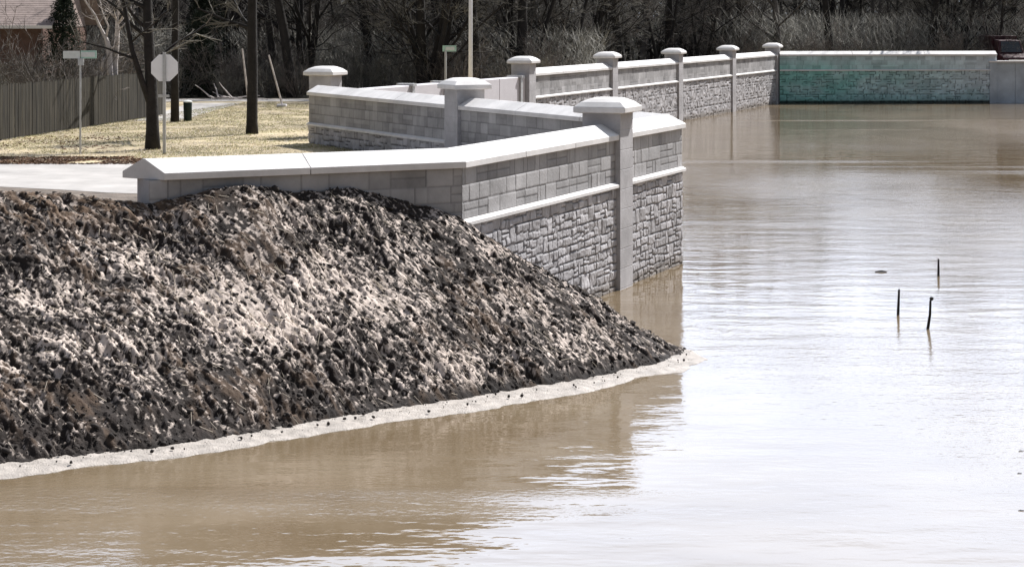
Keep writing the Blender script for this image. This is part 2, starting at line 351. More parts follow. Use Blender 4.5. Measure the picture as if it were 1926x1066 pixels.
q = [straw(X + a[:,0]*ln + s * b[:,0]*wd, Y + a[:,1]*ln + s * b[:,1]*wd, z2 + .012 + (.008 if qq else 0)) for s, qq in ((-1, 0), (1, 0), (0, 1))]
vv = np.stack(p + q, 1); base = (np.arange(n) * 6)[:, None, None]
ff = np.array([(0, 1, 4, 3), (1, 2, 5, 4), (2, 0, 3, 5)])[None] + base
o = npmesh('straw_litter', vv.reshape(-1, 3), ff.reshape(-1, 4), M['straw']); props(o, 'matted pale straw washed down the muddy bank', 'straw', kind='stuff')

# pale scum along the waterline
seg = []; P = shore[2:12]
cum = [0]
for i in range(len(P) - 1): cum.append(cum[-1] + np.hypot(*(P[i+1] - P[i])))
tt = np.arange(0, cum[-1] - .02, .035); sx = np.interp(tt, cum, P[:, 0]); sy = np.interp(tt, cum, P[:, 1])
tx = np.gradient(sx); ty = np.gradient(sy); ln = np.hypot(tx, ty); nx, ny = ty / ln, -tx / ln
for _ in range(6): nx = np.convolve(np.pad(nx, 7, 'edge'), np.ones(15)/15, 'valid'); ny = np.convolve(np.pad(ny, 7, 'edge'), np.ones(15)/15, 'valid')
wdt = np.interp(tt, [0, cum[4], cum[6], cum[8], cum[-1]], [.72, .70, .70, .66, .35]) + (fbm(tt * 1.0, tt * 0, 5, 3) - .5) * .50 + (fbm(tt * 6, tt * 0, 6, 4) - .5) * .16
wdt *= .85 * np.clip((cum[-1] - tt) / .6 + .1, 0, 1)
K = 26; s_ = np.linspace(0, 1, K); off = -.14 + (wdt[:, None] + .14) * s_[None]
FX = sx[:, None] + nx[:, None] * off; FY = sy[:, None] + ny[:, None] * off
FZ = .006 + .045 * fbm(FX * 7, FY * 7, 71, 5) * (1 - s_[None] ** 6); FZ[:, -1] = .002; FZ[:, 0] = -.05
o = npmesh('shore_foam', np.stack([FX, FY, FZ], -1).reshape(-1, 3), gridfaces(len(tt), K), M['foam']); props(o, 'pale foamy scum band along the muddy waterline', 'foam', kind='stuff')
# dark debris specks caught in the scum
n = 560; ti = rng.integers(0, len(tt), n); of = -.1 + rng.random(n) ** 2.2 * (wdt[ti] - .02); rad = .005 + .022 * rng.random(n) ** 6
ctr = np.stack([sx[ti] + nx[ti] * of, sy[ti] + ny[ti] * of, np.full(n, .058)], -1)
vv = ico[None] * rad[:, None, None] * rng.uniform(.6, 1.4, (n, 12, 1)) + ctr[:, None, :]
o = npmesh('debris_specks', vv.reshape(-1, 3), (icof[None] + (np.arange(n) * 12)[:, None, None]).reshape(-1, 3), M['clod']); props(o, 'tiny dark debris specks caught in the shoreline foam', 'debris', kind='stuff')

# ------------------------------------------------------------------ flood wall
ZL, ZC, ZE, ZR = 2.17, 3.025, 3.13, 3.335      # ledge top, coping underside, coping edge top, ridge
def clip_pt(P, u, n, o, S, d):                   # point on the line P+o*n (dir u) where it meets the end line through S along d
    q = P + n * o; A = np.array([[u[0], -d[0]], [u[1], -d[1]]]); s, _ = np.linalg.solve(A, S - q); return q + u * s
def prism(mb, prof, P, Q, n, ds=None, de=None):  # profile (offset, z) swept from P to Q, ends cut along ds / de
    u = unit(P, Q); ds = n if ds is None else ds; de = n if de is None else de; k = len(prof); vs = []
    for S_, d in ((P, ds), (Q, de)):
        for o_, z in prof:
            p_ = clip_pt(P, u, n, o_, S_, d); vs.append((p_[0], p_[1], z))
    fs = [tuple(range(k))[::-1], tuple(range(k, 2 * k))] + [(i, (i+1) % k, k + (i+1) % k, k + i) for i in range(k)]
    mb.add(vs, fs)
def h_ashlar(u, v, seed, H):
    rows = 3; rh = H / rows; r = np.clip(np.floor(v / rh), 0, rows - 1); fv = v - r * rh
    # blocks inside a row: jittered boundaries on a .52 m pitch
    pw = .56; uu = u + hash2(r, r*0+3, seed) * 4
    c = np.floor(uu / pw); f = uu / pw - c
    j0 = (hash2(c, r, seed+1) - .5) * .55; j1 = (hash2(c+1, r, seed+1) - .5) * .55
    left = f < j0; right = f > 1 + j1; c2 = np.where(left, c - 1, np.where(right, c + 1, c))
    jl = (hash2(c2, r, seed+1) - .5) * .55; jr = (hash2(c2+1, r, seed+1) - .5) * .55
    lo = c2 + jl; hi = c2 + 1 + jr; x = uu / pw
    du = np.minimum(x - lo, hi - x) * pw; wB = (hi - lo) * pw
    typ = hash2(c2, r, seed+2); dv = np.minimum(fv, rh - fv); idd = typ.copy()
    sp = typ < .33; top = fv > rh * .5                      # split into two flat blocks
    dv = np.where(sp, np.minimum(dv, np.abs(fv - rh * .5)), dv); idd = np.where(sp & top, (idd * 7.7) % 1, idd)
    vs_ = (typ > .33) & (typ < .62) & (wB > .4)             # split upright
    cut = lo * pw + wB * .36; du = np.where(vs_, np.minimum(du, np.abs(uu - cut)), du); idd = np.where(vs_ & (uu < cut), (idd * 5.3) % 1, idd)
    d = np.minimum(du, dv); g = sstep(.004, .016, d)
    h = g * .010 + idd * .008 + (fbm(u * 9, v * 9, seed+9, 3) - .5) * .006
    tint = (.64 + .36 * g) * (.78 + .36 * idd)
    return h, tint
def h_rubble(u, v, seed, H, pu=.40, pv=.32):
    wu = u + .035 * (fbm(u * 3.2, v * 3.2, seed, 2) - .5) * 2; wv_ = v + .028 * (fbm(u * 3 + 9, v * 3.6, seed + 7, 2) - .5) * 2
    y = wv_ / pv; r = np.floor(y); fy = y - r; x = wu / pu + hash2(r, r * 0 + 5, seed) * 7
    c = np.floor(x); f = x - c; J = .60
    j0 = (hash2(c, r, seed+1) - .5) * J; j1 = (hash2(c+1, r, seed+1) - .5) * J
    c = np.where(f < j0, c - 1, np.where(f > 1 + j1, c + 1, c))
    lo = c + (hash2(c, r, seed+1) - .5) * J; hi = c + 1 + (hash2(c+1, r, seed+1) - .5) * J
    X0, X1, Y0, Y1 = lo, hi, np.zeros_like(x), np.ones_like(x); idd = hash2(c, r, seed+2); t = hash2(c, r, seed+3)
    sh = .38 + .26 * hash2(c, r, seed+4); sw = .38 + .26 * hash2(c, r, seed+6)
    H1 = t > .24; up = H1 & (fy > sh); Y0 = np.where(up, sh, Y0); Y1 = np.where(H1 & ~up, sh, Y1); idd = np.where(up, (idd * 7.13) % 1, idd)
    q = hash2(c * 2 + up, r, seed+8); Wd = (q > .62) | ((t < .24) & (X1 - X0 > 1.1)); xm = lo + (hi - lo) * np.where(up, sw, 1 - sw)
    rt = Wd & (x > xm); X0 = np.where(rt, xm, X0); X1 = np.where(Wd & ~rt, xm, X1); idd = np.where(rt, (idd * 11.7) % 1, idd)
    q3 = (idd * 17.9) % 1; tri = (q3 > .8) & ((Y1 - Y0) > .5); ym = (Y0 + Y1) / 2; u3 = tri & (fy > ym); Y0 = np.where(u3, ym, Y0); Y1 = np.where(tri & ~u3, ym, Y1); idd = np.where(u3, (idd * 3.3) % 1, idd)
    du = np.minimum(x - X0, X1 - x) * pu; dv = np.minimum(fy - Y0, Y1 - fy) * pv
    rd = .022; a = np.clip(rd - du, 0, rd); b = np.clip(rd - dv, 0, rd); d = rd - np.hypot(a, b)   # rounded corners
    g = sstep(.003, .014, d); cx = (x - (X0 + X1) / 2); cy = (fy - (Y0 + Y1) / 2)
    t1 = (idd * 13.7) % 1 - .5; t2 = (idd * 29.3) % 1 - .5
    h = g * (.028 + idd * .020 + cx * t1 * .022 + cy * t2 * .060) + (fbm(u * 15, v * 15, seed+9, 3) - .5) * .020 * g
    tint = (.28 + .72 * g) * (.82 + .34 * ((idd * 3.1) % 1))
    return h, tint
def panel(name, P, Q, n, off, z0, z1, fn, seed, res, m, parent, ds=None, de=None, colfn=None, stain=0):
    u = unit(P, Q); ds = n if ds is None else ds; de = n if de is None else de
    a = clip_pt(P, u, n, off, P, ds); b = clip_pt(P, u, n, off, Q, de); L = np.hypot(*(b - a))
    nu = max(2, int(L / res) + 1); nv = max(2, int((z1 - z0) / res) + 1)
    U, Vv = np.meshgrid(np.linspace(0, L, nu), np.linspace(0, z1 - z0, nv), indexing='ij')
    h, t = fn(U, Vv, seed, z1 - z0)
    X = a[0] + u[0] * U + n[0] * h; Y = a[1] + u[1] * U + n[1] * h; Z = z0 + Vv
    c = np.stack([t, t, t], -1) * (1 + .10 * (fbm(U * .7, Vv * .7, seed + 3, 3)[..., None] - .5))
    if stain: k = (sstep(.35, .05, Z) * stain)[..., None]; c = c * (1 - k * np.array((.5, .55, .62)))
    if colfn: c = c * colfn(U, Z, L)
    fl = gridfaces(nu, nv)
    if np.dot(np.cross(np.append(u, 0), (0, 0, 1)), np.append(n, 0)) < 0: fl = fl[:, ::-1]
    o = npmesh(name, np.stack([X, Y, Z], -1).reshape(-1, 3), fl, m, parent, color=c.reshape(-1, 3)); return o
WG = 'sections of the stone faced flood wall'
def wall(P, Q, n, label, ds=None, de=None, seed=1, res=.03, ledge=True, m1=None, m2=None, colfn=None, pitch=3.0, zb=-1.0, ground=None, cope_ds=None, ds_only=None):
    P, Q = np.array(P, float), np.array(Q, float); u = unit(P, Q); L = np.hypot(*(Q - P))
    r = empty('stone_wall', ((P[0]+Q[0])/2, (P[1]+Q[1])/2, 0), label, 'wall', WG); off0 = np.array(r.location[:2]); P = P - off0; Q = Q - off0
    m1 = m1 or M['block']; m2 = m2 or M['rubble']
    mb = MB(); prism(mb, [(-.30, zb), (.285, zb), (.285, ZC - .004), (-.30, ZC - .004)], P, Q, n, ds, de); mb.build('core', M['pier'], r)
    panel('block_panel', P, Q, n, .288, ZL - .01, ZC + .002, h_ashlar, seed, res * .75, m1, r, ds, de, colfn)
    panel('rubble_panel', P, Q, n, .288, (ground if ground is not None else -.4), ZL - .09, h_rubble, seed + 50, res, m2, r, ds, de, colfn, stain=.8)
    if ledge:
        mb = MB(); prism(mb, [(.28, ZL - .10), (.392, ZL - .10), (.392, ZL - .045), (.31, ZL + .0), (.28, ZL + .0)], P, Q, n, ds, de); mb.build('ledge', M['coping'], r)
    k = max(1, round(L / pitch)); mb = MB(); prof = [(-.385, ZC), (.385, ZC), (.385, ZE), (.02, ZR), (-.02, ZR), (-.385, ZE)]
    for i in range(k):
        a = P + u * (L * i / k + (.008 if i else 0)); b = P + u * (L * (i+1) / k - (.008 if i < k-1 else 0))
        prism(mb, prof, a, b, n, (cope_ds if cope_ds is not None else ds) if i == 0 else None, de if i == k-1 else None)
    mb.build('coping', M['coping'], r, bevel=.008)
    return r
PG = 'capped pillars of the flood wall'
def pier(C, u, label, zb=-1.0):
    r = empty('wall_pillar', (C[0], C[1], 0), label, 'pillar', PG, math.atan2(u[1], u[0]))
    mb = MB(); loops = []; hw = .405; z = zb; k = 0
    zs = [zb]; z = .02
    while z < 3.56: zs.append(z); z += .40
    zs.append(3.56); ring = []
    for i in range(len(zs) - 1):
        a, b = zs[i], zs[i+1]; ring += [(hw - .008, a), (hw, a + .010), (hw, b - .010), (hw - .008, b)]
    ring = [ring[0]] + [q for i, q in enumerate(ring[1:], 1) if q != ring[i-1]]
    vs = []; fs = []
    for h_, z_ in ring: vs += [(-h_, -h_, z_), (h_, -h_, z_), (h_, h_, z_), (-h_, h_, z_)]
    for i in range(len(ring) - 1):
        for q in range(4): fs.append((i*4+q, i*4+(q+1) % 4, i*4+4+(q+1) % 4, i*4+4+q))
    fs.append(tuple(range(len(ring)*4-4, len(ring)*4))); mb.add(vs, fs); mb.build('shaft', M['pier'], r)
    mb = MB(); vs = []; fs = []; ring = [(.44, 3.555), (.555, 3.575), (.555, 3.685), (.43, 3.785), (.30, 3.845), (.22, 3.865)]
    for h_, z_ in ring: vs += [(-h_, -h_, z_), (h_, -h_, z_), (h_, h_, z_), (-h_, h_, z_)]
    for i in range(len(ring) - 1):
        for q in range(4): fs.append((i*4+q, i*4+(q+1) % 4, i*4+4+(q+1) % 4, i*4+4+q))
    fs.append((0, 3, 2, 1)); fs.append(tuple(range(len(ring)*4-4, len(ring)*4))); mb.add(vs, fs); mb.build('cap', M['coping'], r, bevel=.012)
    return r
mAB = unit((0, 0), nA + nB); mC = unit((0, 0), -(-uB + uD) / 2) ; hw = .40
skew = np.array((math.cos(R(-33)), math.sin(R(-33))))
wall(A0, A1, nA, 'low wall end half buried behind the muddy bank, with a gabled coping end', de=mAB, seed=3, ground=1.0, res=.03, ledge=False, cope_ds=skew)
wall(A1, P_near - uB * hw, nB, 'stone faced wall rising from the bank to the nearest pillar', ds=mAB, seed=5, res=.022)
wall(P_near + uB * hw, APX, nB, 'short stone wall from the nearest pillar to the corner over the water', de=mC, seed=9, res=.022)
wall(APX, P_mid - uD * hw, nD, 'wall length running back from the water corner to the second pillar', ds=mC, seed=13, res=.035, ground=1.2, ledge=False)
wall(P_mid + uD * hw, D0, nD, 'wall length with free left end beside the lawn and stop sign', seed=17, res=.035, ground=1.2)
pier(P_near, uB, 'nearest square pillar standing in the water, widest white cap')
pier(P_mid, uD, 'second nearest pillar, halfway along the wall behind the long white coping')
pier(P_back, unit(P_back, E[0]), 'pillar by the lawn rising behind the free wall end')
names = ['dark fronted pillar where the plain pale barrier meets the waterside wall', 'second pillar of the far waterside row, after the dark fronted one',
         'middle pillar of the far waterside row of five', 'fourth pillar of the far waterside row, next before the corner', 'farthest pillar, at the corner with the green stained wall']
uE = unit(E[0], E[4]); nE = np.array((uE[1], -uE[0]))
for i, e in enumerate(E): pier(e, uE, names[i])
wn = ['far waterside wall length nearest the plain pale barrier', 'far waterside wall length between the second and middle pillars of its row',
      'far waterside wall length between the middle and fourth pillars of its row', 'last waterside wall length before the green stained corner']
for i in range(4): wall(E[i] + uE * hw, E[i+1] - uE * hw, nE, wn[i], seed=21 + i, res=.05, pitch=4)
uH = unit(H0, G1); nH = np.array((uH[1], -uH[0]))
def greenstain(U, Z, L):
    n_ = fbm(U * .5, Z * 1.1, 61, 4); n2 = fbm(U * 2.2, Z * 2.5, 64, 3)
    k = np.clip(1.25 - U / (L * .80), 0, 1) * (.68 + .32 * sstep(.30, .62, n_ + .25 * np.clip(1 - U / (L * .25), 0, 1))) * (.35 + .65 * sstep(3.1, 1.9, Z))
    k = np.clip(np.maximum(k, .9 * sstep(1.5, .1, Z + (n2 - .5) * 1.4) * np.clip(1.1 - .6 * U / L, 0, 1)) * (.75 + .5 * n2), 0, 1)[..., None]
    c = 1 * (1 - k) + np.array((.40, .78, .67)) * k
    wet = sstep(.22, .10, Z)[..., None]; return c * (1 - .80 * wet)
wall(H0 + uH * hw, G1, nH, 'long green stained wall across the back of the flood water', seed=31, res=.05, pitch=4.7, m1=M['green'], m2=M['green'], colfn=greenstain)
# the lower plain wall running out of the picture on the right
r = empty('low_wall', (G1[0] + 10, G1[1], 0), 'lower bluish wall with thin coping at the right picture edge', 'wall')
mb = MB(); mb.box((-10.45, -.42, -1), (-10.0, .3, 2.60)); mb.build('end_post', M['blue'], r)
mb = MB()
x = -10.0
while x < 50: mb.box((x + .01, -.34, -1), (x + 1.19, .3, 2.60)); x += 1.2
mb.build('panel', M['blue'], r)
mb = MB(); mb.box((-10.5, -.46, 2.604), (50, .4, 2.70)); mb.build('coping', M['coping'], r)
# plain pale barrier closing the gap in the dry side
uG = unit(P_back, E[0]); nG = np.array((uG[1], -uG[0])); Lg = np.hypot(*(E[0] - P_back))
r = empty('concrete_barrier', (P_back[0], P_back[1], 0), 'plain pale concrete barrier between the lawn pillar and the dark fronted pillar', 'barrier', None, math.atan2(uG[1], uG[0]))
mb = MB(); nb = 6
for i in range(nb): mb.box((.42 + (Lg - .84) * i / nb + .01, -.25, -1), (.42 + (Lg - .84) * (i+1) / nb - .01, .25, 3.02))
mb.build('panel', M['pale'], r, bevel=.03)
for px_ in (763, 826, 968):
    # parameter along the barrier whose sight line passes through that column
    k = (px_ - 963) / F; s = (k * P_back[1] - P_back[0]) / (uG[0] - k * uG[1])
    mb = MB(); mb.box((s - .11, -.33, -1), (s + .11, -.253, 2.98)); mb.box((s - .16, -.38, 2.985), (s + .16, .3, 3.09)); mb.build('steel_post', M['steel'], r)

# ------------------------------------------------------------------ street furniture
def place(o, xy, z=1.5): o.location = (xy[0], xy[1], z)
# stop sign seen from behind
x, y = at(309, 290, 1.5)
r = empty('stop_sign', (x, y, 1.5), 'stop sign seen from its pale grey back beside the dark tree', 'road sign')
mb = MB(); mb.box((-.045, -.02, -.3), (.045, .02, 2.98)); mb.build('post', M['steel'], r)
mb = MB(); oc = [(.39 * math.cos(R(22.5 + 45*i)) / math.cos(R(22.5)), .39 * math.sin(R(22.5 + 45*i)) / math.cos(R(22.5))) for i in range(8)]
mb.add([(a, .024, 2.52 + b) for a, b in oc] + [(a, .034, 2.52 + b) for a, b in oc], [tuple(range(8)), tuple(range(8, 16))[::-1]] + [(i, (i+1) % 8, 8+(i+1) % 8, 8+i) for i in range(8)])
mb.build('sign_plate', M['signback'], r)
mb = MB(); mb.add([(a*.97, .037, 2.52 + b*.97) for a, b in oc], [tuple(range(8))[::-1]]); mb.build('red_face', M['red'], r)
mb = MB(); mb.box((-.17, -.036, 1.66), (.15, -.022, 1.74)); mb.build('bracket', M['steel'], r)
# street name signs
def name_sign(x, y, s, label, pale):
    r = empty('street_name_sign', (x, y, 1.5), label, 'street sign')
    mb = MB(); mb.tube([(0, 0, -.3), (0, 0, 2.62*s)], .030*s, 8); mb.build('post', M['steel'], r)
    mb = MB(); mb.box((-.06*s, -.05*s, 2.60*s), (.10*s, .05*s, 2.80*s)); mb.build('bracket', M['steel'], r)
    mb = MB(); mb.box((-.50*s, -.012, 2.80*s), (-.015*s, .012, 3.02*s)); mb.build('sign_blade', M['signpale'] if pale else M['signgreen'], r)
    mb = MB(); mb.box((.015*s, -.012, 2.80*s), (.47*s, .012, 3.03*s)); mb.build('sign_blade', M['signgreen'], r)
    mb = MB(); mb.box((.03*s, -.022, 2.80*s+.045), (.43*s, -.014, 3.03*s-.045)); mb.build('white_strip', M['signpale'], r)
    return r
x, y = at(151, 291, 1.5); name_sign(x, y, 1.0, 'pale green street name sign on a thin post before the board fence', True)
x, y = atd(838, 92); r = empty('street_name_sign', (x, y, 1.5), 'small far green street sign left of the tall pole', 'street sign')
mb = MB(); mb.tube([(0, 0, -.3), (0, 0, 2.45)], .055, 8); mb.build('post', M['steel'], r)
mb = MB(); mb.box((-.14, -.02, 2.40), (.50, .02, 2.68)); mb.build('sign_blade', M['signgreen'], r)
mb = MB(); mb.box((.0, -.035, 2.46), (.42, -.024, 2.62)); mb.build('white_strip', M['signpale'], r)
# tall lamp pole
x, y = atd(885, 88); r = empty('street_lamp', (x, y, 1.5), 'tall slim pale pole rising behind the second pillar', 'lamp post')
mb = MB(); mb.tube([(0, 0, -.3), (0, 0, 4), (0, 0, 9)], [.10, .085, .06], 12); mb.build('pole', M['signback'], r, smooth=True)
mb = MB(); mb.tube([(0, 0, 8.9), (.5, 0, 9.25), (1.5, 0, 9.4)], [.045, .04, .035], 8); mb.build('arm', M['steel'], r, smooth=True)
mb = MB(); mb.box((1.4, -.14, 9.32), (2.1, .14, 9.46)); h = mb.build('lamp_head', M['steel'], r, bevel=.04)
mb = MB(); mb.box((1.55, -.1, 9.28), (2.0, .1, 9.318)); mb.build('lens', M['lampglass'], h)
# round dark bin beside the straight trunk
x, y = at(353, 228, 1.5); r = empty('litter_bin', (x, y, 1.5), 'small dark bin with pale rim standing right of the straight trunk', 'bin')
mb = MB(); mb.lathe([(.13, 0), (.155, .02), (.17, .70), (.165, .72)], 16); mb.build('body', M['teal'], r, smooth=True)
mb = MB(); mb.lathe([(.18, .722), (.18, .76), (.10, .80), (.02, .81)], 16); mb.build('lid', M['signpale'], r)
# leaning pale poles by the second tree
for i, (a, b, d) in enumerate((((454, 92), (470, 170), 84), ((504, 104), (533, 197), 88))):
    X0, _ = atd(b[0], d); X1, _ = atd(a[0], d); z0 = 1.5; z1 = HC - (a[1] - HY) * d / F
    r = empty('leaning_pole', (X0, d, 1.5), ['pale pole leaning left just behind the second dark trunk', 'longer pale pole leaning left, white at its foot'][i], 'pole')
    t = (z1 - z0); mb = MB(); mb.tube([(0, 0, -.1), (X1 - X0, .3, t)], [.05, .035], 7); mb.build('shaft', M['pale_bark'], r)
    if i: mb = MB(); mb.box((-.28, -.25, -.05), (.14, .2, .12)); mb.build('foot_block', M['pale'], r, bevel=.02)

# board fence
f0, f1 = np.array((-16.9, 61.5)), np.array((-14.2, 80.6)); uf = unit(f0, f1); Lf = np.hypot(*(f1 - f0))
r = empty('board_fence', (f0[0], f0[1], 1.5), 'weathered grey vertical board fence along the left lawn', 'fence', None, math.atan2(uf[1], uf[0]))
mb = MB(); x = 0
while x < Lf:
    h = 1.82 + random.uniform(-.03, .03); y_ = random.uniform(-.008, .008); wv = random.uniform(.125, .145)
    mb.add([(x, y_, .04), (x+wv, y_, .04), (x+wv, y_+.02, .04), (x, y_+.02, .04), (x, y_, h-.04), (x+.03, y_, h), (x+wv-.03, y_, h), (x+wv, y_, h-.04), (x, y_+.02, h-.04), (x+.03, y_+.02, h), (x+wv-.03, y_+.02, h), (x+wv, y_+.02, h-.04)],
           [(0,1,7,6,5,4), (3,8,9,10,11,2), (0,4,8,3), (1,2,11,7), (4,5,9,8), (5,6,10,9), (6,7,11,10), (0,3,2,1)]); x += .152
mb.build('boards', M['fence'], r)
for zz in (.35, 1.0, 1.55):
    mb = MB(); mb.box((0, .03, zz), (Lf, .07, zz + .09)); mb.build('rail', M['fence'], r)
x = .1
while x < Lf:
    mb = MB(); mb.box((x, .072, -.3), (x + .09, .162, 1.75)); mb.build('post', M['fence'], r); x += 2.4

# house behind the fence
r = empty('brick_house', (-27, 92, 1.5), 'brick house with pinkish shingle roof behind the board fence', 'house')
mb = MB(); mb.box((-9, -4.0, 0), (6.0, 5, 3.55)); mb.build('wall', M['brick'], r)
mb = MB()
for i in range(34):
    t0, t1 = i / 34, (i + 1) / 34
    y0, y1 = -4.7 + 5.7 * t0, -4.7 + 5.7 * t1; z0, z1 = 3.62 + 3.4 * t0, 3.62 + 3.4 * t1
    mb.add([(-9.6, y0, z0 + .008), (6.6, y0, z0 + .008), (6.6, y1, z1), (-9.6, y1, z1), (-9.6, y0, z0 - .02), (6.6, y0, z0 - .02)], [(0, 1, 2, 3), (4, 5, 1, 0)])
mb.add([(-9.6, 1.0, 7.02), (6.6, 1.0, 7.02), (6.6, 6.6, 3.6), (-9.6, 6.6, 3.6)], [(0, 1, 2, 3)])
mb.add([(6.0, -4.0, 3.5), (6.0, 5, 3.5), (6.0, 1.0, 6.9), (-9, -4.0, 3.5), (-9, 5, 3.5), (-9, 1.0, 6.9)], [(0, 1, 2), (3, 5, 4)])
mb.build('roof', M['roof'], r)
mb = MB(); mb.box((-9.6, -4.82, 3.50), (6.6, -4.705, 3.64)); mb.build('gutter', M['gutter'], r)
for wx in (-6.5, -2.5, 2.2):
    mb = MB(); mb.box((wx - .65, -4.06, 1.0), (wx + .65, -4.003, 2.4)); f = mb.build('window', M['gutter'], r)
    mb = MB(); mb.box((wx - .57, -4.08, 1.08), (wx + .57, -4.063, 2.32)); mb.build('pane', M['glass'], f)

# maroon truck beyond the low wall on the right
x, y = atd(1893, 133); r = empty('maroon_truck', (x, y, 1.5), 'maroon truck front showing above the low wall at the right edge', 'truck')
mb = MB(); mb.add([(-.85, -2.6, .45), (.85, -2.6, .45), (.85, -2.5, 1.35), (-.85, -2.5, 1.35), (-.85, -1.4, 1.55), (.85, -1.4, 1.55), (-.72, -.8, 2.45), (.72, -.8, 2.45), (-.72, .6, 2.5), (.72, .6, 2.5), (-.85, .6, .45), (.85, .6, .45)],
    [(0, 1, 2, 3), (3, 2, 5, 4), (4, 5, 7, 6), (6, 7, 9, 8), (8, 9, 11, 10), (10, 11, 1, 0), (1, 11, 9, 7, 5, 2), (0, 3, 4, 6, 8, 10)]); mb.build('cab', M['maroon'], r, bevel=.05)
mb = MB(); mb.add([(-.68, -1.36, 1.64), (.68, -1.36, 1.64), (.60, -.86, 2.36), (-.60, -.86, 2.36)], [(0, 1, 2, 3)]); ws = mb.build('windscreen', M['glass'], r); ws.location = (0, -.035, .02)
mb = MB(); mb.box((-.9, .7, .6), (.9, 4.2, 2.75)); mb.build('cargo_box', M['maroon'], r, bevel=.04)
mb = MB(); mb.box((-.5, -2.64, .75), (.5, -2.585, 1.2)); mb.build('grille', M['gutter'], r)
for sx_ in (-1, 1):
    mb = MB(); mb.lathe([(.05, 0), (.12, .02), (.12, .06), (.05, .08)], 12); h = mb.build('headlight', M['lampglass'], r); h.rotation_euler = (R(90), 0, 0); h.location = (sx_ * .67, -2.55, 1.05)
    for yy in (-1.9, 3.1):
        mb = MB(); mb.lathe([(.25, -.12), (.38, -.12), (.40, -.08), (.40, .08), (.38, .12), (.25, .12)], 18); h = mb.build('wheel', M['black'], r); h.rotation_euler = (0, R(90), 0); h.location = (sx_ * .78, yy, .40)

# stakes standing in the flood water and a floating stick
def stake(pb, pt, label, lean, top=None):
    x, y = at(pb[0], pb[1], 0); h = (pb[1] - pt[1]) * y / F; dx = (pt[0] - pb[0]) * y / F
    r = empty('marker_stake', (x, y, 0), label, 'stake', 'dark stakes standing in the flood water')
    mb = MB(); mb.tube([(-dx*.5, 0, -.5), (0, 0, 0), (dx*.5 + lean, 0, h*.5), (dx, 0, h)], [.028, .028, .024, .020], 7); mb.build('shaft', M['darkpost'], r, smooth=True)
    if top: mb = MB(); mb.lathe([(.02, 0), (.036, .02), (.036, .05), (.01, .065)], 8, (dx + .02, 0, h)); mb.build('tip', M['darkpost'], r)
    return r
stake((1689, 592), (1691, 544), 'dark stake in the water, leftmost of three, below the floating stick', 0)
stake((1745, 618), (1750, 565), 'dark crooked stake in the water with a knobbed tip, nearest of three', .015, True)
stake((1765, 519), (1765, 487), 'dark stake in the water, farthest of three', 0)
x, y = at(1657, 512, 0); mb = MB(); mb.tube([(-.13, 0, .008), (.02, .02, .022), (.13, .02, .008)], [.008, .020, .008], 7)
o = mb.build('floating_stick', M['darkpost']); o.location = (x, y, 0); props(o, 'short dark stick floating left of the stakes', 'stick')
# dark slivers added to stand in for ripple specks at the right edge
for i, (px_, py_) in enumerate(((1921, 848), (1918, 890), (1922, 960))):
    x, y = at(px_, py_, 0); mb = MB(); s = .03 + .03 * random.random(); mb.tube([(-s, 0, .004), (-s*.3, .01, .006), (s*.4, -.01, .006), (s, .01, .004)], [.002, .005, .004, .002], 6)
    o = mb.build('ripple_speck', M['darkpost']); o.location = (x, y, 0); o.rotation_euler[2] = random.uniform(-.5, .5)
    props(o, 'tiny dark sliver added as a ripple speck near the right edge of the water', 'twig', 'added ripple specks near the right edge')

# ------------------------------------------------------------------ trees
class Tree:
    def __init__(s, seed): s.r = random.Random(seed); s.W = MB(); s.T = MB()
    def limb(s, mb, p, d, L, r0, r1, n, seg, wob, up):
        pts = [p.copy()]; rad = [r0]; d = d.copy(); q = p.copy()
        for i in range(seg):
            d = (d + Vector((s.r.uniform(-1, 1), s.r.uniform(-1, 1), s.r.uniform(-1, 1))) * wob + Vector((0, 0, up))).normalized()
            q = q + d * (L / seg); pts.append(q.copy()); rad.append(r0 + (r1 - r0) * (i + 1) / seg)
        mb.tube(pts, rad, n, cap=False); return pts, rad, d
    def grow(s, pts, rad, levels, count, ratio, ang, L, up=.05):
        r = s.r
        for _ in range(count[0]):
            t = r.uniform(*levels[0]) * (len(pts) - 1); i = min(int(t), len(pts) - 2); p = pts[i].lerp(pts[i+1], t - i)
            ax = (pts[i+1] - pts[i]).normalized(); ph = r.uniform(0, 6.28)
            a = ax.cross(Vector((.3, .2, 1))).normalized() if abs(ax.z) < .95 else Vector((1, 0, 0)); b = ax.cross(a)
            side = a * math.cos(ph) + b * math.sin(ph); th = R(ang[0] + r.uniform(-15, 15))
            d = ax * math.cos(th) + side * math.sin(th); l = L * ratio[0] * r.uniform(.6, 1.15) * (1.15 - .5 * t / (len(pts)-1)); rr = max(.006, rad[i] * r.uniform(.35, .55))
            depth = len(count)
            mb = s.W if depth > 2 else s.T
            sub, sr, _ = s.limb(mb, p, d, l, min(rr, .10), max(.004, rr * .3), 5 if depth > 3 else 3, 4 if depth > 2 else (3 if depth > 1 else 2), .22, up)
            if depth > 1: s.grow(sub, sr, levels[1:] or levels, count[1:], ratio[1:], ang[1:], l, up)
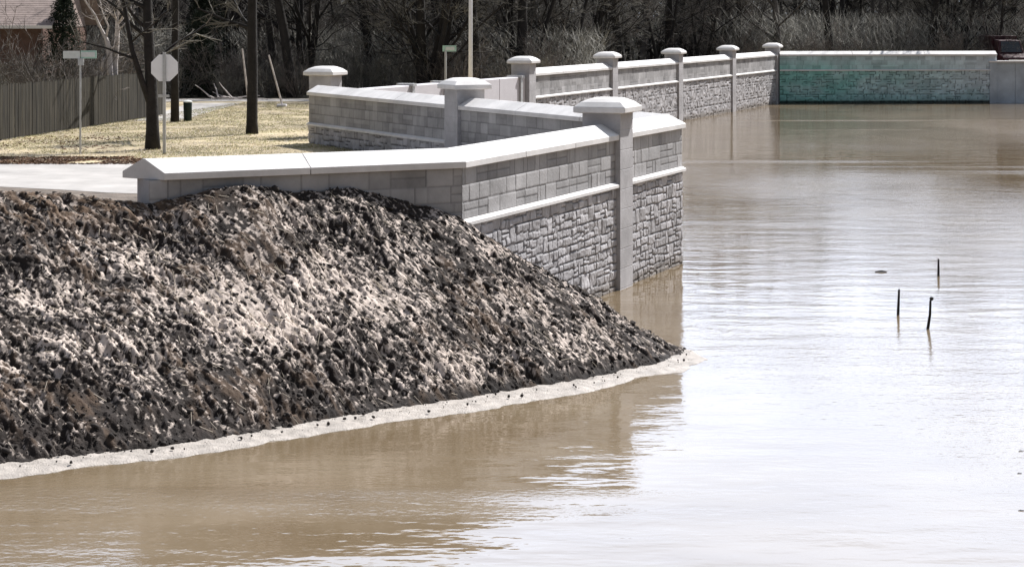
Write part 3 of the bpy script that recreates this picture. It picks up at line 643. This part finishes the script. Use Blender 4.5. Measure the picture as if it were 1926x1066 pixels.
def wood_tree(seed, H, low=.12, cnt=(15, 7, 7, 5), fork=False):
    t = Tree(seed); r = t.r
    stems = 1 if not fork else r.choice((2, 3))
    for k in range(stems):
        d = Vector((r.uniform(-.08, .08), r.uniform(-.08, .08), 1)) if stems == 1 else Vector((math.cos(k*2.4+seed)*.28, math.sin(k*2.4+seed)*.28, 1))
        R0 = .26 * H / 12 * (1 if stems == 1 else .7)
        pts, rad, _ = t.limb(t.W, Vector((0, 0, -.2)), d.normalized(), H * .9, R0, .03, 8, 9, .06, .05)
        t.grow(pts, rad, [(low, 1), (.2, 1), (.15, 1), (.1, 1)], [max(5, cnt[0] // stems), *cnt[1:]], [.42, .5, .5, .5], [52, 48, 45, 40], H)
    return t
def shrub(seed, H, n=26, cnt=(5, 5)):
    t = Tree(seed); r = t.r
    for k in range(n):
        a = r.uniform(0, 6.28); d = Vector((math.cos(a) * .6, math.sin(a) * .6, r.uniform(.6, 1.3))).normalized()
        pts, rad, _ = t.limb(t.T, Vector((math.cos(a) * .15, math.sin(a) * .15, -.05)), d, H * r.uniform(.6, 1), .022, .006, 3, 4, .15, .05)
        t.grow(pts, rad, [(.2, 1), (.2, 1)], list(cnt), [.38, .5], [40, 40], H)
    return t
def make_tree(name, t, mw, mt, label, cat, group, trunk='trunk', crown='crown'):
    r = empty(name, (0, 0, 0), label, cat, group)
    if t.W.v: t.W.build(trunk, mw, r, smooth=True)
    t.T.build(crown, mt, r); return r
def copy_tree(o, parent=None):
    c = o.copy(); COL.objects.link(c)
    if parent: c.parent = parent
    for ch in o.children: copy_tree(ch, c)
    return c
protos = []
for i, (H, low, fork, cnt) in enumerate(((12, .10, False, (16, 7, 6, 5)), (14, .16, False, (17, 7, 6, 5)), (10, .08, True, (18, 7, 6, 5)), (13, .12, True, (18, 7, 6, 4)), (9, .06, False, (18, 8, 6, 5)), (15, .38, False, (11, 6, 5, 4)), (16, .5, False, (10, 6, 5, 4)))):
    protos.append(make_tree('bare_tree', wood_tree(100 + i, H, low, cnt, fork), M['grey_bark' if i in (1, 4) else 'bark'], M['twig' if i % 2 else 'twigb'], 'x', 'tree', 'x'))
bushes = [make_tree('bare_shrub', shrub(200 + i, 2.3 + .5 * i), M['bark'], M['twigb' if i else 'twig'], 'x', 'shrub', 'x', crown='branches') for i in range(2)]
first = set()
def put(src, x, y, sc, label, group):
    if src.name not in first: first.add(src.name); o = src
    else: o = copy_tree(src)
    o.location = (x, y, 1.5); o.rotation_euler = (0, 0, random.uniform(0, 6.28)); o.scale = (sc, sc, sc * random.uniform(.9, 1.1))
    o['label'] = label; o['group'] = group; return o
def eline(y): return .49 + 4.05 * (y - 82.8) / 10.8
nt_ = 0; tries = 0
while nt_ < 232 and tries < 9000:
    tries += 1
    y = 98 + 72 * random.random() ** 1.2; x = random.uniform(-.275 * y, .285 * y)
    xr = x / y * F + 963
    if y < 127: 
        if x > eline(y) - 5.0: continue
    elif y < 134 and x > 12: continue
    if x < -14 and y < 103: continue
    nt_ += 1
    if y > 134 and x > 15: lab, grp = 'bare leafless tree in the dark wood beyond the green stained wall', 'bare trees beyond the green stained wall'
    elif x > -6: lab, grp = 'bare leafless tree in the dark wood behind the waterside pillars', 'bare trees behind the waterside pillars'
    else: lab, grp = 'bare leafless tree in the dark wood beyond the lawn', 'bare trees beyond the lawn'
    put(random.choice(protos), x, y, random.uniform(.75, 1.1), lab, grp)
nb_ = 0
while nb_ < 40:
    y = random.uniform(97.5, 104); x = random.uniform(-.27 * y, eline(y) - 5)
    nb_ += 1; put(random.choice(bushes), x, y, random.uniform(.8, 1.25), 'low twiggy bare shrub along the edge of the wood beyond the lawn', 'shrubs edging the wood beyond the lawn')
for px_, yy in ((425, 97.5), (440, 98.5), (560, 97.6), (548, 99)):
    put(random.choice(bushes), atd(px_, yy)[0], yy, random.uniform(.6, .8), 'low twiggy bare shrub along the edge of the wood beyond the lawn', 'shrubs edging the wood beyond the lawn')
for i in range(22):
    y = random.uniform(133, 138); x = 14 + i * 1.15 + random.uniform(-.4, .4)
    put(random.choice(bushes), x, y, random.uniform(.9, 1.4), 'low twiggy bare shrub just beyond the green stained wall', 'shrubs beyond the green stained wall')
for i in range(14):
    x = -19.5 + random.uniform(-5, 3.2); y = 80 + random.uniform(-6, 8)
    if x > f0[0] + (y - f0[1]) * uf[0] / uf[1] - 1.0: x = f0[0] + (y - f0[1]) * uf[0] / uf[1] - 1.2
    put(random.choice(bushes), x, y, random.uniform(1.0, 1.5), 'tangled bare shrub behind the board fence', 'shrubs behind the board fence')

# far wood: one mass of stems and twigs no one could count
def twig_mass(n, x0, x1, y0, y1, h, wid, m, name, label, lean=.35, zmin=0, seed=1, ln=(1, 4)):
    g = np.random.default_rng(seed); X = g.uniform(x0, x1, n); Y = g.uniform(y0, y1, n); Z = 1.4 + zmin + g.random(n) ** 1.1 * h; Lh = g.uniform(ln[0], ln[1], n)
    d = np.stack([g.normal(0, lean, n), g.normal(0, lean, n), np.ones(n)], -1); d /= np.linalg.norm(d, axis=1)[:, None]
    a = g.uniform(0, 3.14, n); s = np.stack([np.cos(a), np.sin(a), np.zeros(n)], -1) * (wid * g.uniform(.4, 1.3, n))[:, None]; s2 = np.stack([-np.sin(a), np.cos(a), np.zeros(n)], -1) * wid * .8
    p = np.stack([X, Y, Z], -1); q = p + d * Lh[:, None]
    V = np.stack([p - s, p + s, p + s2, q - s*.4, q + s*.4, q + s2*.4], 1).reshape(-1, 3)
    Fc = (np.array([(0, 1, 4, 3), (1, 2, 5, 4), (2, 0, 3, 5)])[None] + (np.arange(n) * 6)[:, None, None]).reshape(-1, 4)
    o = npmesh(name, V, Fc, m); return props(o, label, 'wood', kind='stuff')
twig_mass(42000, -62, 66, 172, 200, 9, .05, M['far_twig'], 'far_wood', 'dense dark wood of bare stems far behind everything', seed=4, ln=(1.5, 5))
twig_mass(16000, -60, 64, 176, 205, 3.5, .10, M['evergreen'], 'far_undergrowth', 'dark undergrowth deep inside the far wood', lean=.9, seed=5, ln=(.6, 2))
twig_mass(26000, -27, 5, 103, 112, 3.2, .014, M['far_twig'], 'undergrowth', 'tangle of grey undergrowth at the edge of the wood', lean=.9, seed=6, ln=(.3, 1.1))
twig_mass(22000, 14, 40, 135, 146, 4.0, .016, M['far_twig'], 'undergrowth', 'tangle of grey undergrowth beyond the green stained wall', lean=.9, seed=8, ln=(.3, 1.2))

# individual trees on the lawn
def tube_tree(name, base, label, stems, crownspec, mw, mt, seed, group=None):
    t = Tree(seed); r = t.r; o = empty(name, (base[0], base[1], 1.5), label, 'tree', group)
    for pts, rad in stems:
        pts = [Vector(p) for p in pts]; t.W.tube(pts, rad, 10, cap=True)
        t.grow(pts, rad, [crownspec[0], (.2, 1), (.15, 1)], list(crownspec[1]), [crownspec[2], .5, .5], [55, 45, 42], 10)
    t.W.build('trunk', mw, o, smooth=True); t.T.build('crown', mt, o); return o
x, y = at(287, 281, 1.5); k = y / F
tube_tree('lawn_tree', (x, y), 'dark trunked tree leaning beside the stop sign, nearest on the lawn',
    [([(0, 0, -.2), (.0, 0, .6), (-.02, 0, 1.6), (-.12, .1, 3.0), (-.2, .2, 4.6), (-.25, .3, 7), (-.1, .4, 10)], [.26, .20, .175, .16, .14, .10, .03]),
     ([(-.02, 0, 1.2), (-.28, -.1, 2.0), (-.60, -.1, 3.0), (-.9, 0, 4.6), (-1.3, .2, 7.0)], [.10, .09, .075, .06, .02])], ((.42, 1), (14, 6, 6), .32), M['bark'], M['twig'], 51)
x, y = at(474, 252, 1.5)
tube_tree('lawn_tree', (x, y), 'straight dark tree in the middle of the lawn, right of the stop sign',
    [([(0, 0, -.2), (0, 0, .4), (.02, 0, 2), (0, 0, 4), (.05, .1, 7), (.1, 0, 10.5)], [.24, .195, .18, .165, .12, .03])], ((.52, 1), (16, 7, 6), .34), M['bark'], M['twig'], 52)
x, y = at(329, 230, 1.5)
tube_tree('lawn_tree', (x, y), 'slim straight dark tree between the stop sign and the small bin',
    [([(0, 0, -.2), (0, 0, 2), (.03, 0, 5), (0, .1, 9), (.1, 0, 11)], [.17, .145, .13, .08, .03])], ((.5, 1), (14, 6, 5), .3), M['bark'], M['twigb'], 53)
d = 77; kx = d / F
def pp(px_, py_, dy=0): return ((px_ - 205) * kx, dy, HC - (py_ - HY) * kx - 1.5)
x, y = atd(205, d)
tube_tree('pale_tree', (x, y), 'forked pale barked tree rising behind the board fence', [
    ([pp(212, 230), pp(207, 130), pp(205, 90), pp(199, 72), pp(190, 55), pp(178, 28), pp(160, 2), pp(140, -60)], [.13, .12, .11, .075, .055, .045, .035, .015]),
    ([pp(214, 230, .2), pp(214, 120, .2), pp(217, 90, .2), pp(219, 60, .2), pp(218, 38, .2), pp(225, -10, .2), pp(235, -80, .2)], [.13, .12, .11, .09, .06, .045, .02]),
    ([pp(199, 72), pp(204, 50), pp(193, 25), pp(180, -30)], [.05, .04, .03, .012]),
    ([pp(217, 62, .2), pp(228, 50, .2), pp(236, 42, .3), pp(252, 5, .3)], [.05, .04, .03, .012]),
    ([pp(218, 36, .2), pp(208, 26, .1), pp(196, -10, .1)], [.045, .04, .02]),
    ([pp(193, 135, -.1), pp(195, 112, -.1), pp(203, 95, 0)], [.06, .055, .05])], ((.4, 1), (7, 5, 4), .12), M['pale_bark'], M['twigb'], 54)
for i, (px_, dd, s, lab) in enumerate(((375, 99, .7, 'dark evergreen shrub right of the slim straight tree'), (120, 88, .85, 'dark evergreen shrub behind the fence below the house'), (385, 104, 1.0, 'tall dark evergreen behind the small bin'))):
    t = Tree(300 + i); t.limb(t.W, Vector((0, 0, -.1)), Vector((0, 0, 1)), 6, .14, .03, 6, 5, .03, 0)
    g = np.random.default_rng(60 + i); n = 9000; hh = g.random(n); rr = (1.5 * (1 - hh) ** .7 + .12) * np.sqrt(g.random(n)) ; aa = g.uniform(0, 6.28, n) ; rr *= 1 + .25 * np.sin(aa * 5 + hh * 20)
    p = np.stack([np.cos(aa) * rr, np.sin(aa) * rr, hh * 6.2], -1); dv = g.normal(0, 1, (n, 3)); dv[:, 2] -= .3; dv /= np.linalg.norm(dv, axis=1)[:, None]; sv_ = np.cross(dv, g.normal(0, 1, (n, 3))); sv_ /= np.linalg.norm(sv_, axis=1)[:, None]
    V = np.stack([p - sv_ * .03, p + sv_ * .03, p + dv * .22], 1).reshape(-1, 3)
    x, y = atd(px_, dd); o = empty('evergreen_shrub', (x, y, 1.5), lab, 'shrub'); o.scale = (s, s, s)
    t.W.build('trunk', M['bark'], o); npmesh('crown', V, np.arange(3 * n).reshape(-1, 3), M['evergreen'], o)
# fallen pale branches at the lawn's far edge
t = Tree(77)
for k in range(7): 
    pts, rad, _ = t.limb(t.W, Vector((random.uniform(-.8, 1.4), random.uniform(-.5, .5), .1)), Vector((random.uniform(-1, 1), .3, random.uniform(-.15, .5))).normalized(), random.uniform(.8, 1.8), .05, .015, 5, 4, .2, 0)
x, y = at(410, 190, 1.5); o = t.W.build('fallen_branches', M['pale_bark']); o.location = (x, y, 1.52); props(o, 'heap of pale fallen branches at the far edge of the lawn', 'branches')

# lawn blades, leaf litter
def blades(n, region, h, m, name, label, cat, flat=False, seed=2):
    g = np.random.default_rng(seed); X = g.uniform(region[0], region[1], n); Y = g.uniform(region[2], region[3], n)
    k = fbm(X * .6, Y * .6, seed, 3) > .42; fx = f0[0] + (Y - f0[1]) * uf[0] / uf[1]; k &= (X > fx - .1); X, Y = X[k], Y[k]; n = len(X)
    a = g.uniform(0, 6.28, n); wv = g.uniform(.5, 1.4, n) * (.012 if not flat else .05); hh = g.uniform(.5, 1.2, n) * h
    s = np.stack([np.cos(a) * wv, np.sin(a) * wv, np.zeros(n)], -1); p = np.stack([X, Y, np.full(n, 1.518)], -1)
    tip = p + np.stack([g.normal(0, .04 if not flat else .06, n), g.normal(0, .04 if not flat else .06, n), hh], -1)
    V = np.stack([p - s, p + s, tip], 1).reshape(-1, 3); o = npmesh(name, V, np.arange(3 * n).reshape(-1, 3), m); return props(o, label, cat, kind='stuff')
blades(70000, (-17, -4.2, 54.6, 92), .035, M['blade'], 'grass', 'short dormant grass of the lawn beside the stop sign', 'grass')
blades(60000, (-17, -4.2, 54.6, 92), .03, M['straw'], 'dry_grass', 'dry straw coloured grass patches in the lawn', 'grass', seed=9)
blades(9000, (-17, -5, 53.4, 56.2), .035, M['leaf'], 'leaf_litter', 'brown leaf litter along the edge of the road', 'leaves', True, 3)
blades(700, (-16.4, -12.0, 57.5, 66.5), .04, M['leaf'], 'fallen_leaves', 'orange brown fallen leaves on the left lawn', 'leaves', True, 4)
